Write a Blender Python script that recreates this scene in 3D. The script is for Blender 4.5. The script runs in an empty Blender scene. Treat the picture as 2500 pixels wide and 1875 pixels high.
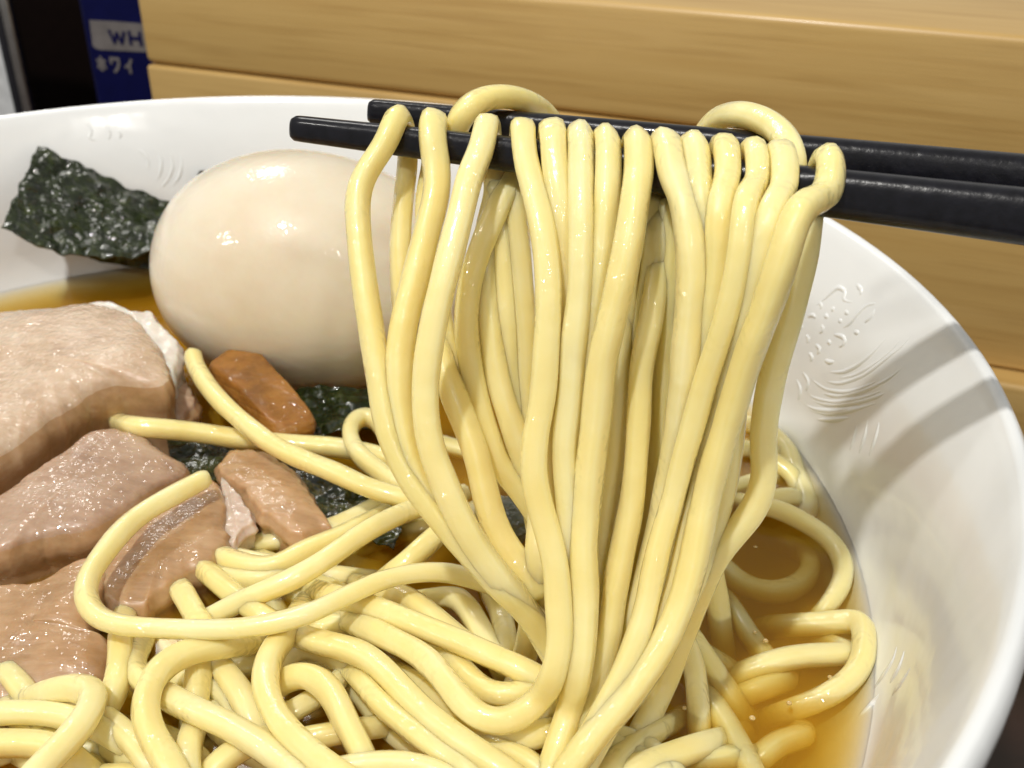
import bpy, bmesh, math, random
from mathutils import Vector, Matrix, noise

# ---------------------------------------------------------------- camera, world, lamps, exposure
scene = bpy.context.scene
COL = scene.collection
S = 1.1302                      # sketch units -> photo pixels
F = 2650.0                      # focal length in photo pixels (2500 wide)
RZ = 0.080                      # height of the bowl rim above the table
BZ = RZ - 0.036                 # height of the broth
CAM = Vector((0.0506320, -0.1329576, 0.0703601 + RZ))
PITCH, ROLL = 0.5354868, 0.010094
_f = Vector((0, math.cos(PITCH), -math.sin(PITCH)))
_u = Vector((0, math.sin(PITCH), math.cos(PITCH)))
_r = Vector((1, 0, 0))
RT = _r * math.cos(ROLL) + _u * math.sin(ROLL)
UP = -_r * math.sin(ROLL) + _u * math.cos(ROLL)
FW = _f
cam_data = bpy.data.cameras.new('camera')
cam_data.sensor_width = 36.0
cam_data.lens = F / 2500.0 * 36.0
cam_data.clip_start = 0.005
cam_data.clip_end = 20.0
cam = bpy.data.objects.new('camera', cam_data)
COL.objects.link(cam)
m3 = Matrix((RT, UP, -FW)).transposed()
cam.matrix_world = Matrix.Translation(CAM) @ m3.to_4x4()
cam_data.dof.use_dof = True
cam_data.dof.focus_distance = 0.135
cam_data.dof.aperture_fstop = 40.0
scene.camera = cam

world = bpy.data.worlds.new('World')
scene.world = world
world.use_nodes = True
bg = world.node_tree.nodes['Background']
bg.inputs['Color'].default_value = (1.0, 0.985, 0.95, 1)
bg.inputs['Strength'].default_value = 0.37


def lamp(name, direction, dist, radius, power, color=(1, 0.965, 0.91)):
    d = bpy.data.lights.new(name, 'AREA')
    d.shape = 'DISK'
    d.size = radius * 2
    d.energy = power
    d.color = color
    o = bpy.data.objects.new(name, d)
    COL.objects.link(o)
    v = Vector(direction).normalized()
    o.location = Vector((0.03, 0.01, RZ)) + v * dist
    o.rotation_euler = (-v).to_track_quat('-Z', 'Y').to_euler()
    return o


lamp('ceiling_lamp', (-0.24, -0.40, 1.0), 0.85, 0.018, 5.4)
lamp('ceiling_lamp', (-0.66, -0.35, 0.64), 0.95, 0.028, 1.05)
lamp('ceiling_lamp', (0.21, -0.68, 0.64), 0.95, 0.034, 1.0)
lamp('ceiling_lamp', (-0.30, 0.64, 0.74), 0.95, 0.11, 1.7)

scene.view_settings.view_transform = 'Standard'
scene.view_settings.look = 'None'
scene.view_settings.gamma = 1.0
scene.view_settings.exposure = -0.04
cy = scene.cycles
cy.use_denoising = True
cy.max_bounces = 10
cy.transparent_max_bounces = 12
cy.volume_bounces = 4
cy.caustics_reflective = False
cy.caustics_refractive = False
cy.sample_clamp_indirect = 4.0


# ---------------------------------------------------------------- geometry of sight lines
def ray(dx, dy):
    return FW + RT * ((dx * S - 1250.0) / F) - UP * ((dy * S - 937.5) / F)


def at_z(dx, dy, z):
    d = ray(dx, dy)
    return CAM + d * ((z - CAM.z) / d.z)


def at_y(dx, dy, y):
    d = ray(dx, dy)
    return CAM + d * ((y - CAM.y) / d.y)


YAW = math.radians(20.2)        # the wooden riser runs askew behind the bowl
NRM = Vector((math.sin(YAW), math.cos(YAW), 0))
ALG = Vector((math.cos(YAW), -math.sin(YAW), 0))


def at_d(dx, dy, D):            # -> (along, height) on the upright plane D behind the bowl centre
    d = ray(dx, dy)
    p = CAM + d * ((D - NRM.dot(CAM)) / NRM.dot(d))
    return p.dot(ALG), p.z


INNER = [(0.0, -0.070), (0.030, -0.0695), (0.050, -0.067), (0.070, -0.0605), (0.0850, -0.0520), (0.0955, -0.0430), (0.1000, -0.0388),
         (0.1032, -0.0350), (0.1045, -0.028), (0.1056, -0.020), (0.1070, -0.0135), (0.1086, -0.0090), (0.1104, -0.0050), (0.1117, -0.0025),
         (0.1125, -0.0009), (0.1133, 0.0)]


def wall_r(z):                  # inner radius of the bowl at height z below the rim
    for (r0, z0), (r1, z1) in zip(INNER, INNER[1:]):
        if z0 <= z <= z1:
            return r0 + (r1 - r0) * (z - z0) / (z1 - z0)
    return INNER[-1][0] if z > 0 else 0.0


def at_wall(dx, dy, off=0.0):
    d = ray(dx, dy)
    t = 0.06
    while t < 0.45:
        p = CAM + d * t
        z = p.z - RZ
        if z < 0 and math.hypot(p.x, p.y) > wall_r(z) - off:
            return p
        t += 0.0002
    return CAM + d * 0.2


# ---------------------------------------------------------------- materials
def mat(name):
    m = bpy.data.materials.new(name)
    m.use_nodes = True
    nt = m.node_tree
    return m, nt, nt.nodes['Principled BSDF'], nt.nodes['Material Output']


def N(nt, kind, **kw):
    n = nt.nodes.new(kind)
    for k, v in kw.items():
        if k in n.inputs:
            n.inputs[k].default_value = v
        else:
            setattr(n, k, v)
    return n


def ramp(nt, src, stops):
    r = nt.nodes.new('ShaderNodeValToRGB')
    while len(r.color_ramp.elements) < len(stops):
        r.color_ramp.elements.new(0.5)
    for e, (p, c) in zip(r.color_ramp.elements, stops):
        e.position = p
        e.color = (*c, 1)
    nt.links.new(src, r.inputs['Fac'])
    return r


def coords(nt, scale=(1, 1, 1), kind='Object'):
    tc = nt.nodes.new('ShaderNodeTexCoord')
    mp = nt.nodes.new('ShaderNodeMapping')
    mp.inputs['Scale'].default_value = scale
    nt.links.new(tc.outputs[kind], mp.inputs['Vector'])
    return mp.outputs['Vector']


def bump(nt, p, srcs, dist, strength=1.0, coat=False):
    prev = None
    for s, d in zip(srcs, dist):
        b = nt.nodes.new('ShaderNodeBump')
        b.inputs['Strength'].default_value = strength
        b.inputs['Distance'].default_value = d
        nt.links.new(s, b.inputs['Height'])
        if prev:
            nt.links.new(prev, b.inputs['Normal'])
        prev = b.outputs['Normal']
    nt.links.new(prev, p.inputs['Normal'])
    if coat:
        nt.links.new(prev, p.inputs['Coat Normal'])


def coat_bump(nt, p, srcs, dist):
    prev = None
    for s, d in zip(srcs, dist):
        b = nt.nodes.new('ShaderNodeBump')
        b.inputs['Distance'].default_value = d
        nt.links.new(s, b.inputs['Height'])
        if prev:
            nt.links.new(prev, b.inputs['Normal'])
        prev = b.outputs['Normal']
    nt.links.new(prev, p.inputs['Coat Normal'])


def sss(p, weight, radius, scale):
    p.inputs['Subsurface Weight'].default_value = weight
    p.inputs['Subsurface Radius'].default_value = radius
    p.inputs['Subsurface Scale'].default_value = scale


def lin(r, g, b):
    def c(v):
        v /= 255.0
        return v / 12.92 if v <= 0.04045 else ((v + 0.055) / 1.055) ** 2.4
    return (c(r), c(g), c(b))


def noodle_material():
    m, nt, p, out = mat('wheat_noodle')
    v = coords(nt)
    n1 = N(nt, 'ShaderNodeTexNoise', Scale=120.0, Detail=3.0)
    nt.links.new(v, n1.inputs['Vector'])
    oi = nt.nodes.new('ShaderNodeObjectInfo')
    ad = N(nt, 'ShaderNodeMath', operation='ADD')
    nt.links.new(n1.outputs['Fac'], ad.inputs[0])
    sc = N(nt, 'ShaderNodeMath', operation='MULTIPLY_ADD')
    sc.inputs[1].default_value = 0.35
    sc.inputs[2].default_value = -0.17
    nt.links.new(oi.outputs['Random'], sc.inputs[0])
    nt.links.new(sc.outputs[0], ad.inputs[1])
    r = ramp(nt, ad.outputs[0], [(0.25, (0.86, 0.72, 0.29)), (0.55, (0.89, 0.765, 0.36)), (0.85, (0.90, 0.80, 0.44))])
    nt.links.new(r.outputs['Color'], p.inputs['Base Color'])
    p.inputs['Roughness'].default_value = 0.42
    p.inputs['Coat Weight'].default_value = 0.85
    p.inputs['Coat Roughness'].default_value = 0.06
    p.inputs['Coat IOR'].default_value = 1.38
    sss(p, 0.9, (1.0, 0.90, 0.70), 0.0026)
    n2 = N(nt, 'ShaderNodeTexNoise', Scale=900.0, Detail=3.0, Roughness=0.6)
    n3 = N(nt, 'ShaderNodeTexNoise', Scale=260.0, Detail=1.0)
    nt.links.new(v, n2.inputs['Vector'])
    nt.links.new(v, n3.inputs['Vector'])
    n4 = N(nt, 'ShaderNodeTexNoise', Scale=170.0, Detail=2.0)
    nt.links.new(v, n4.inputs['Vector'])
    mr = N(nt, 'ShaderNodeMapRange', interpolation_type='SMOOTHSTEP')
    mr.inputs['From Min'].default_value = 0.50
    mr.inputs['From Max'].default_value = 0.66
    nt.links.new(n4.outputs['Fac'], mr.inputs['Value'])
    n5 = N(nt, 'ShaderNodeTexNoise', Scale=1150.0, Detail=0.0)
    nt.links.new(v, n5.inputs['Vector'])
    mu = N(nt, 'ShaderNodeMath', operation='MULTIPLY')
    nt.links.new(mr.outputs['Result'], mu.inputs[0])
    nt.links.new(n5.outputs['Fac'], mu.inputs[1])
    bump(nt, p, [n3.outputs['Fac'], n2.outputs['Fac']], [0.00024, 0.00005], 1.0)
    coat_bump(nt, p, [n3.outputs['Fac'], n2.outputs['Fac'], mu.outputs[0]], [0.00024, 0.00010, 0.00075])
    return m


def egg_material():
    m, nt, p, out = mat('soy_marinated_egg')
    v = coords(nt)
    n1 = N(nt, 'ShaderNodeTexNoise', Scale=38.0, Detail=5.0, Roughness=0.6)
    nt.links.new(v, n1.inputs['Vector'])
    r = ramp(nt, n1.outputs['Fac'], [(0.33, (0.74, 0.63, 0.46)), (0.52, (0.79, 0.71, 0.55)), (0.72, (0.82, 0.75, 0.61))])
    nt.links.new(r.outputs['Color'], p.inputs['Base Color'])
    p.inputs['Roughness'].default_value = 0.45
    p.inputs['Coat Weight'].default_value = 0.7
    p.inputs['Coat Roughness'].default_value = 0.035
    sss(p, 0.8, (1.0, 0.6, 0.35), 0.004)
    n2 = N(nt, 'ShaderNodeTexNoise', Scale=520.0, Detail=2.0)
    n3 = N(nt, 'ShaderNodeTexVoronoi', Scale=260.0)
    nt.links.new(v, n2.inputs['Vector'])
    nt.links.new(v, n3.inputs['Vector'])
    n4 = N(nt, 'ShaderNodeTexNoise', Scale=900.0, Detail=1.0)
    nt.links.new(v, n4.inputs['Vector'])
    bump(nt, p, [n2.outputs['Fac']], [0.00006], 1.0)
    coat_bump(nt, p, [n2.outputs['Fac'], n4.outputs['Fac']], [0.00009, 0.00007])
    return m


def porcelain_material(name='white_porcelain'):
    m, nt, p, out = mat(name)
    p.inputs['Base Color'].default_value = (0.83, 0.85, 0.85, 1)
    p.inputs['Roughness'].default_value = 0.24
    p.inputs['Coat Weight'].default_value = 0.25
    p.inputs['Coat Roughness'].default_value = 0.08
    v = coords(nt)
    n1 = N(nt, 'ShaderNodeTexNoise', Scale=90.0, Detail=2.0)
    nt.links.new(v, n1.inputs['Vector'])
    bump(nt, p, [n1.outputs['Fac']], [0.0004], 0.6, True)
    return m


def meat_material(name, c0, c1, c2, along=(220, 900, 500), gloss=0.5, spark=0.0004):
    m, nt, p, out = mat(name)
    v = coords(nt)
    n1 = N(nt, 'ShaderNodeTexNoise', Scale=110.0, Detail=5.0, Roughness=0.6)
    nt.links.new(v, n1.inputs['Vector'])
    vf = coords(nt, along)
    n2 = N(nt, 'ShaderNodeTexNoise', Scale=1.0, Detail=3.0)
    nt.links.new(vf, n2.inputs['Vector'])
    mx = N(nt, 'ShaderNodeMath', operation='MULTIPLY_ADD')
    mx.inputs[1].default_value = 0.45
    mx.inputs[2].default_value = -0.22
    nt.links.new(n2.outputs['Fac'], mx.inputs[0])
    ad = N(nt, 'ShaderNodeMath', operation='ADD')
    nt.links.new(n1.outputs['Fac'], ad.inputs[0])
    nt.links.new(mx.outputs[0], ad.inputs[1])
    r = ramp(nt, ad.outputs[0], [(0.30, c0), (0.52, c1), (0.75, c2)])
    nt.links.new(r.outputs['Color'], p.inputs['Base Color'])
    p.inputs['Roughness'].default_value = 0.40
    p.inputs['Coat Weight'].default_value = gloss
    p.inputs['Coat Roughness'].default_value = 0.06
    sss(p, 0.6, (1.0, 0.5, 0.3), 0.003)
    n3 = N(nt, 'ShaderNodeTexNoise', Scale=620.0, Detail=1.0)
    nt.links.new(v, n3.inputs['Vector'])
    bump(nt, p, [n2.outputs['Fac'], n3.outputs['Fac']], [spark * 0.4, spark * 0.25], 1.0)
    n4 = N(nt, 'ShaderNodeTexNoise', Scale=1400.0, Detail=0.0)
    nt.links.new(v, n4.inputs['Vector'])
    coat_bump(nt, p, [n3.outputs['Fac'], n4.outputs['Fac']], [spark * 1.0, spark * 0.8])
    return m


def nori_material():
    m, nt, p, out = mat('dried_seaweed')
    v = coords(nt)
    n1 = N(nt, 'ShaderNodeTexNoise', Scale=420.0, Detail=5.0, Roughness=0.7)
    nt.links.new(v, n1.inputs['Vector'])
    r = ramp(nt, n1.outputs['Fac'], [(0.32, (0.003, 0.005, 0.001)), (0.55, (0.017, 0.026, 0.005)), (0.8, (0.070, 0.085, 0.020))])
    nt.links.new(r.outputs['Color'], p.inputs['Base Color'])
    p.inputs['Roughness'].default_value = 0.32
    p.inputs['Coat Weight'].default_value = 1.0
    p.inputs['Coat Roughness'].default_value = 0.06
    p.inputs['Specular IOR Level'].default_value = 0.25
    nm = N(nt, 'ShaderNodeTexNoise', Scale=150.0, Detail=2.0)
    nt.links.new(v, nm.inputs['Vector'])
    cm = N(nt, 'ShaderNodeMapRange')
    cm.inputs['From Min'].default_value = 0.34
    cm.inputs['From Max'].default_value = 0.50
    nt.links.new(nm.outputs['Fac'], cm.inputs['Value'])
    nt.links.new(cm.outputs['Result'], p.inputs['Coat Weight'])
    n2 = N(nt, 'ShaderNodeTexNoise', Scale=520.0, Detail=1.0)
    nt.links.new(v, n2.inputs['Vector'])
    bump(nt, p, [n2.outputs['Fac'], n1.outputs['Fac']], [0.0009, 0.0001], 1.0, True)
    return m


def wood_material(name, ca, cb, cc):
    m, nt, p, out = mat(name)
    v = coords(nt, (9.0, 60.0, 210.0))
    n1 = N(nt, 'ShaderNodeTexNoise', Scale=1.0, Detail=5.0, Roughness=0.55, Distortion=0.7)
    nt.links.new(v, n1.inputs['Vector'])
    v2 = coords(nt, (26.0, 200.0, 1100.0))
    n2 = N(nt, 'ShaderNodeTexNoise', Scale=1.0, Detail=3.0)
    nt.links.new(v2, n2.inputs['Vector'])
    mx = N(nt, 'ShaderNodeMath', operation='MULTIPLY_ADD')
    mx.inputs[1].default_value = 0.35
    mx.inputs[2].default_value = -0.17
    nt.links.new(n2.outputs['Fac'], mx.inputs[0])
    ad = N(nt, 'ShaderNodeMath', operation='ADD')
    nt.links.new(n1.outputs['Fac'], ad.inputs[0])
    nt.links.new(mx.outputs[0], ad.inputs[1])
    r = ramp(nt, ad.outputs[0], [(0.28, ca), (0.48, cb), (0.72, cc)])
    mp3 = nt.nodes.new('ShaderNodeMapping')
    tc3 = nt.nodes.new('ShaderNodeTexCoord')
    mp3.inputs['Rotation'].default_value = (0, math.radians(3.5), 0)
    mp3.inputs['Scale'].default_value = (20.0, 300.0, 420.0)
    nt.links.new(tc3.outputs['Object'], mp3.inputs['Vector'])
    n3 = N(nt, 'ShaderNodeTexNoise', Scale=1.0, Detail=4.0, Roughness=0.5)
    nt.links.new(mp3.outputs['Vector'], n3.inputs['Vector'])
    st = ramp(nt, n3.outputs['Fac'], [(0.50, (1, 1, 1)), (0.64, (0.70, 0.62, 0.50)), (0.78, (0.60, 0.50, 0.36))])
    ml = N(nt, 'ShaderNodeMix', data_type='RGBA', blend_type='MULTIPLY')
    ml.inputs['Factor'].default_value = 0.34
    nt.links.new(r.outputs['Color'], ml.inputs['A'])
    nt.links.new(st.outputs['Color'], ml.inputs['B'])
    nt.links.new(ml.outputs['Result'], p.inputs['Base Color'])
    p.inputs['Roughness'].default_value = 0.38
    p.inputs['Coat Weight'].default_value = 0.25
    p.inputs['Coat Roughness'].default_value = 0.2
    bump(nt, p, [n2.outputs['Fac']], [0.0001], 0.6)
    return m


def plain(name, col, rough=0.4, metal=0.0, coat=0.0, nscale=200.0, amp=0.12, bd=0.0001, spec=0.5):
    m, nt, p, out = mat(name)
    v = coords(nt)
    n1 = N(nt, 'ShaderNodeTexNoise', Scale=nscale, Detail=4.0)
    nt.links.new(v, n1.inputs['Vector'])
    r = ramp(nt, n1.outputs['Fac'], [(0.3, tuple(c * (1 - amp) for c in col)), (0.7, tuple(min(1, c * (1 + amp)) for c in col))])
    nt.links.new(r.outputs['Color'], p.inputs['Base Color'])
    p.inputs['Roughness'].default_value = rough
    p.inputs['Metallic'].default_value = metal
    p.inputs['Specular IOR Level'].default_value = spec
    p.inputs['Coat Weight'].default_value = coat
    bump(nt, p, [n1.outputs['Fac']], [bd], 0.6)
    return m


def broth_material():
    m = bpy.data.materials.new('soy_broth')
    m.use_nodes = True
    nt = m.node_tree
    nt.nodes.clear()
    out = nt.nodes.new('ShaderNodeOutputMaterial')
    tr = nt.nodes.new('ShaderNodeBsdfTransparent')
    gl = N(nt, 'ShaderNodeBsdfGlossy', Roughness=0.06)
    fr = N(nt, 'ShaderNodeFresnel', IOR=1.33)
    mx = nt.nodes.new('ShaderNodeMixShader')
    v = coords(nt)
    n1 = N(nt, 'ShaderNodeTexNoise', Scale=160.0, Detail=2.0)
    nt.links.new(v, n1.inputs['Vector'])
    b = N(nt, 'ShaderNodeBump', Strength=0.5, Distance=0.0004)
    nt.links.new(n1.outputs['Fac'], b.inputs['Height'])
    nt.links.new(b.outputs['Normal'], gl.inputs['Normal'])
    nt.links.new(fr.outputs['Fac'], mx.inputs['Fac'])
    nt.links.new(tr.outputs['BSDF'], mx.inputs[1])
    nt.links.new(gl.outputs['BSDF'], mx.inputs[2])
    nt.links.new(mx.outputs['Shader'], out.inputs['Surface'])
    vs = N(nt, 'ShaderNodeVolumeScatter', Density=190.0, Anisotropy=0.1)
    vs.inputs['Color'].default_value = (1.0, 0.635, 0.07, 1)
    va = N(nt, 'ShaderNodeVolumeAbsorption', Density=290.0)
    va.inputs['Color'].default_value = (0.94, 0.745, 0.0, 1)
    av = nt.nodes.new('ShaderNodeAddShader')
    nt.links.new(vs.outputs['Volume'], av.inputs[0])
    nt.links.new(va.outputs['Volume'], av.inputs[1])
    nt.links.new(av.outputs['Shader'], out.inputs['Volume'])
    return m


M = {
    'noodle': noodle_material(),
    'egg': egg_material(),
    'porcelain': porcelain_material(),
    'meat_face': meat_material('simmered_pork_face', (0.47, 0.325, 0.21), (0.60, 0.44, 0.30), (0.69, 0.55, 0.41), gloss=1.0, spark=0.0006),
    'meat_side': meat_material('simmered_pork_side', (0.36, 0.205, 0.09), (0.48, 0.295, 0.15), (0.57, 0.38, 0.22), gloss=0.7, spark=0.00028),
    'meat_pink': meat_material('simmered_pork_pink', (0.36, 0.225, 0.145), (0.47, 0.315, 0.21), (0.56, 0.41, 0.295), gloss=0.9, spark=0.00035),
    'gristle': meat_material('pork_gristle', (0.50, 0.36, 0.27), (0.62, 0.48, 0.38), (0.70, 0.58, 0.48), gloss=0.7, spark=0.0003),
    'fat': meat_material('pork_fat', (0.66, 0.58, 0.50), (0.76, 0.70, 0.62), (0.82, 0.78, 0.72), gloss=0.6, spark=0.0002),
    'bamboo': meat_material('braised_bamboo', (0.21, 0.085, 0.010), (0.35, 0.15, 0.022), (0.47, 0.235, 0.05), along=(200, 200, 1500), gloss=0.6, spark=0.0005),
    'nori': nori_material(),
    'leaf': meat_material('wet_greens', (0.03, 0.035, 0.012), (0.075, 0.075, 0.025), (0.14, 0.13, 0.05), gloss=0.6, spark=0.0008),
    'lacquer': plain('black_lacquer', (0.006, 0.006, 0.009), rough=0.30, spec=0.3, coat=0.1, nscale=700.0, amp=0.4, bd=0.00016),
    'wood': wood_material('pale_wood', (0.53, 0.335, 0.11), (0.56, 0.365, 0.125), (0.60, 0.40, 0.145)),
    'dark_wood': wood_material('dark_table_wood', (0.010, 0.005, 0.004), (0.022, 0.010, 0.008), (0.04, 0.02, 0.016)),
    'tin_blue_shaded': plain('shaded_blue_tin', (0.002, 0.003, 0.045), rough=0.6, spec=0.12),  # blue darkened in the base colour for the shade the tin stands in
    'print_white_shaded': plain('shaded_pale_print', (0.17, 0.155, 0.15), rough=0.6, spec=0.1),  # pale print greyed down, shade of the recess put into the colour
    'print_blue': plain('dark_blue_print', (0.006, 0.006, 0.05), rough=0.6, spec=0.1),
    'shade': plain('recess_shade_board', (0.008, 0.004, 0.003), rough=0.7, spec=0.1),  # near black: the recess shade is put into this colour
    'enamel': plain('pale_grey_panel', (0.70, 0.72, 0.73), rough=0.35),
    'steel': plain('brushed_steel', (0.55, 0.53, 0.50), rough=0.25, metal=1.0),
    'black_trim': plain('black_trim', (0.012, 0.012, 0.016), rough=0.4),
    'broth': broth_material(),
}


# ---------------------------------------------------------------- object helpers
def tag(o, label, cat, group=None, kind=None):
    o['label'] = label
    if cat:
        o['category'] = cat
    if group:
        o['group'] = group
    if kind:
        o['kind'] = kind
    return o


def link(name, me, parent=None):
    o = bpy.data.objects.new(name, me)
    COL.objects.link(o)
    if parent:
        o.parent = parent
    return o


def empty(name, loc=(0, 0, 0)):
    o = bpy.data.objects.new(name, None)
    o.empty_display_size = 0.01
    COL.objects.link(o)
    o.location = loc
    return o


def mesh_obj(name, verts, faces, mats, parent=None, smooth=True, slots=None):
    me = bpy.data.meshes.new(name)
    base = Vector((0, 0, 0))
    if parent is None and verts:
        xs = [v[0] for v in verts]; ys = [v[1] for v in verts]; zs = [v[2] for v in verts]
        base = Vector(((min(xs) + max(xs)) / 2, (min(ys) + max(ys)) / 2, min(zs)))
    elif parent is not None:
        base = parent.matrix_world.translation.copy() if parent.type != 'EMPTY' else Vector(parent.location)
        if parent.parent is not None:
            base = base * 0 + Vector(parent.location) + Vector(parent.parent.location)
        elif parent.type != 'EMPTY':
            base = Vector(parent.location)
    me.from_pydata([tuple(Vector(v) - base) for v in verts], [], faces)
    for mm in (mats if isinstance(mats, (list, tuple)) else [mats]):
        me.materials.append(mm)
    if slots:
        for p, s in zip(me.polygons, slots):
            p.material_index = s
    if smooth:
        me.polygons.foreach_set('use_smooth', [True] * len(me.polygons))
    bm = bmesh.new()
    bm.from_mesh(me)
    bmesh.ops.recalc_face_normals(bm, faces=bm.faces)
    bm.to_mesh(me)
    bm.free()
    me.update()
    o = link(name, me, parent)
    if parent is None:
        o.location = base
    return o


def catmull(pts, step, closed=False):
    """centripetal spline through pts, resampled at about step"""
    P = [Vector(p) for p in pts]
    n = len(P)
    if closed:
        seq = [(P[(i - 1) % n], P[i], P[(i + 1) % n], P[(i + 2) % n]) for i in range(n)]
    else:
        ext = [P[0] * 2 - P[1]] + P + [P[-1] * 2 - P[-2]]
        seq = [tuple(ext[i:i + 4]) for i in range(n - 1)]
    fine = []
    for a, b, c, d in seq:
        t0 = 0.0
        t1 = t0 + max((b - a).length, 1e-7) ** 0.5
        t2 = t1 + max((c - b).length, 1e-7) ** 0.5
        t3 = t2 + max((d - c).length, 1e-7) ** 0.5
        for k in range(14):
            t = t1 + (t2 - t1) * k / 14.0
            A1 = a * ((t1 - t) / (t1 - t0)) + b * ((t - t0) / (t1 - t0))
            A2 = b * ((t2 - t) / (t2 - t1)) + c * ((t - t1) / (t2 - t1))
            A3 = c * ((t3 - t) / (t3 - t2)) + d * ((t - t2) / (t3 - t2))
            B1 = A1 * ((t2 - t) / (t2 - t0)) + A2 * ((t - t0) / (t2 - t0))
            B2 = A2 * ((t3 - t) / (t3 - t1)) + A3 * ((t - t1) / (t3 - t1))
            fine.append(B1 * ((t2 - t) / (t2 - t1)) + B2 * ((t - t1) / (t2 - t1)))
    fine.append(P[0].copy() if closed else P[-1].copy())
    L = [0.0]
    for a, b in zip(fine, fine[1:]):
        L.append(L[-1] + (b - a).length)
    cnt = max(3, int(L[-1] / step))
    out, j = [], 0
    for k in range(cnt if closed else cnt + 1):
        s = L[-1] * k / cnt
        while j < len(L) - 2 and L[j + 1] < s:
            j += 1
        seg = L[j + 1] - L[j]
        out.append(fine[j].lerp(fine[j + 1], (s - L[j]) / seg if seg > 1e-12 else 0))
    return out


def smooth_path(P, it=3):
    for _ in range(it):
        Q = [P[0]]
        for i in range(1, len(P) - 1):
            Q.append(P[i] * 0.5 + (P[i - 1] + P[i + 1]) * 0.25)
        Q.append(P[-1])
        P = Q
    return P


def sweep(path, radius, sides=14, power=2.6, twist=0.0, flat=1.0, wob=0.04, seed=0, cap=0.35, phase=0.4, up=None, roll=0.35):
    """closed strand of rounded-square section along a path; radius is a number or f(0..1)"""
    n = len(path)
    T = []
    for i in range(n):
        a = path[max(0, i - 1)]
        b = path[min(n - 1, i + 1)]
        T.append((b - a).normalized())
    ref = Vector(up) if up else Vector((0, -0.5, 0.85))
    u = (ref - T[0] * ref.dot(T[0])).normalized()
    verts, faces = [], []
    rings = []
    for i in range(n):
        if i:
            q = T[i - 1].rotation_difference(T[i])
            u = (q @ u)
            u = (u - T[i] * u.dot(T[i])).normalized()
        w = T[i].cross(u)
        s = i / (n - 1)
        r = radius(s) if callable(radius) else radius
        r *= 1 + wob * noise.noise(Vector((seed * 3.7, i * 0.16, 0.3)))
        e = min(i, n - 1 - i)
        r *= (1.0 - cap * 0.45) if e == 0 else 1.0
        ph = phase + twist * s + roll * noise.noise(Vector((seed * 1.9, i * 0.05, 5.0)))
        ring = []
        for k in range(sides):
            a = 2 * math.pi * k / sides
            ca, sa = math.cos(a), math.sin(a)
            den = (abs(ca) ** power + abs(sa) ** power) ** (1.0 / power)
            x, y = ca / den, sa / den * flat
            x, y = x * math.cos(ph) - y * math.sin(ph), x * math.sin(ph) + y * math.cos(ph)
            ring.append(len(verts))
            verts.append(path[i] + (u * y + w * x) * r)
        rings.append(ring)
    for A, B in zip(rings, rings[1:]):
        for k in range(sides):
            faces.append((A[k], A[(k + 1) % sides], B[(k + 1) % sides], B[k]))
    for ring, i, sg in ((rings[0], 0, -1), (rings[-1], n - 1, 1)):
        c = len(verts)
        rr = radius(i / (n - 1)) if callable(radius) else radius
        verts.append(path[i] + T[i] * (sg * rr * 0.12))
        for k in range(sides):
            faces.append((ring[k], ring[(k + 1) % sides], c))
    return verts, faces


NR = 0.00154                     # half the width of a noodle
_cnt = [0]


def noodle(pts, label, group=None, r=NR, name='noodle', power=3.1, rfun=None):
    _cnt[0] += 1
    sd = _cnt[0]
    path = smooth_path(catmull(pts, 0.0008), 8)
    rng = random.Random(sd)
    k = rng.uniform(0.95, 1.06)
    rr = (lambda q: rfun(q) * k) if rfun else r * k
    v, f = sweep(path, rr, power=power, twist=rng.uniform(-1.2, 1.2), seed=sd, phase=rng.uniform(0, 1.5), flat=rng.uniform(0.82, 1.04), wob=0.065)
    return tag(mesh_obj(name, v, f, M['noodle']), label, 'noodle', group)


def lathe(profile, seg):
    verts, faces, rings = [], [], []
    for r, z in profile:
        if r < 1e-6:
            rings.append([len(verts)])
            verts.append((0, 0, z))
        else:
            rings.append(list(range(len(verts), len(verts) + seg)))
            for k in range(seg):
                a = 2 * math.pi * k / seg
                verts.append((r * math.cos(a), r * math.sin(a), z))
    for A, B in zip(rings, rings[1:]):
        for k in range(seg):
            k2 = (k + 1) % seg
            if len(A) == 1:
                faces.append((A[0], B[k2], B[k]))
            elif len(B) == 1:
                faces.append((A[k], A[k2], B[0]))
            else:
                faces.append((A[k], A[k2], B[k2], B[k]))
    return verts, faces


def bevel_box(name, size, material, parent=None, bevel=0.001, seg=3):
    """box from (0,0,0) to size, bevelled"""
    bm = bmesh.new()
    bmesh.ops.create_cube(bm, size=1.0)
    for v in bm.verts:
        v.co = Vector(((v.co.x + 0.5) * size[0], (v.co.y + 0.5) * size[1], (v.co.z + 0.5) * size[2]))
    if bevel > 0:
        bmesh.ops.bevel(bm, geom=list(bm.edges), offset=bevel, segments=seg, profile=0.5, affect='EDGES')
    me = bpy.data.meshes.new(name)
    bm.to_mesh(me)
    bm.free()
    me.materials.append(material)
    me.polygons.foreach_set('use_smooth', [True] * len(me.polygons))
    me.set_sharp_from_angle(angle=math.radians(35))
    return link(name, me, parent)


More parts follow.
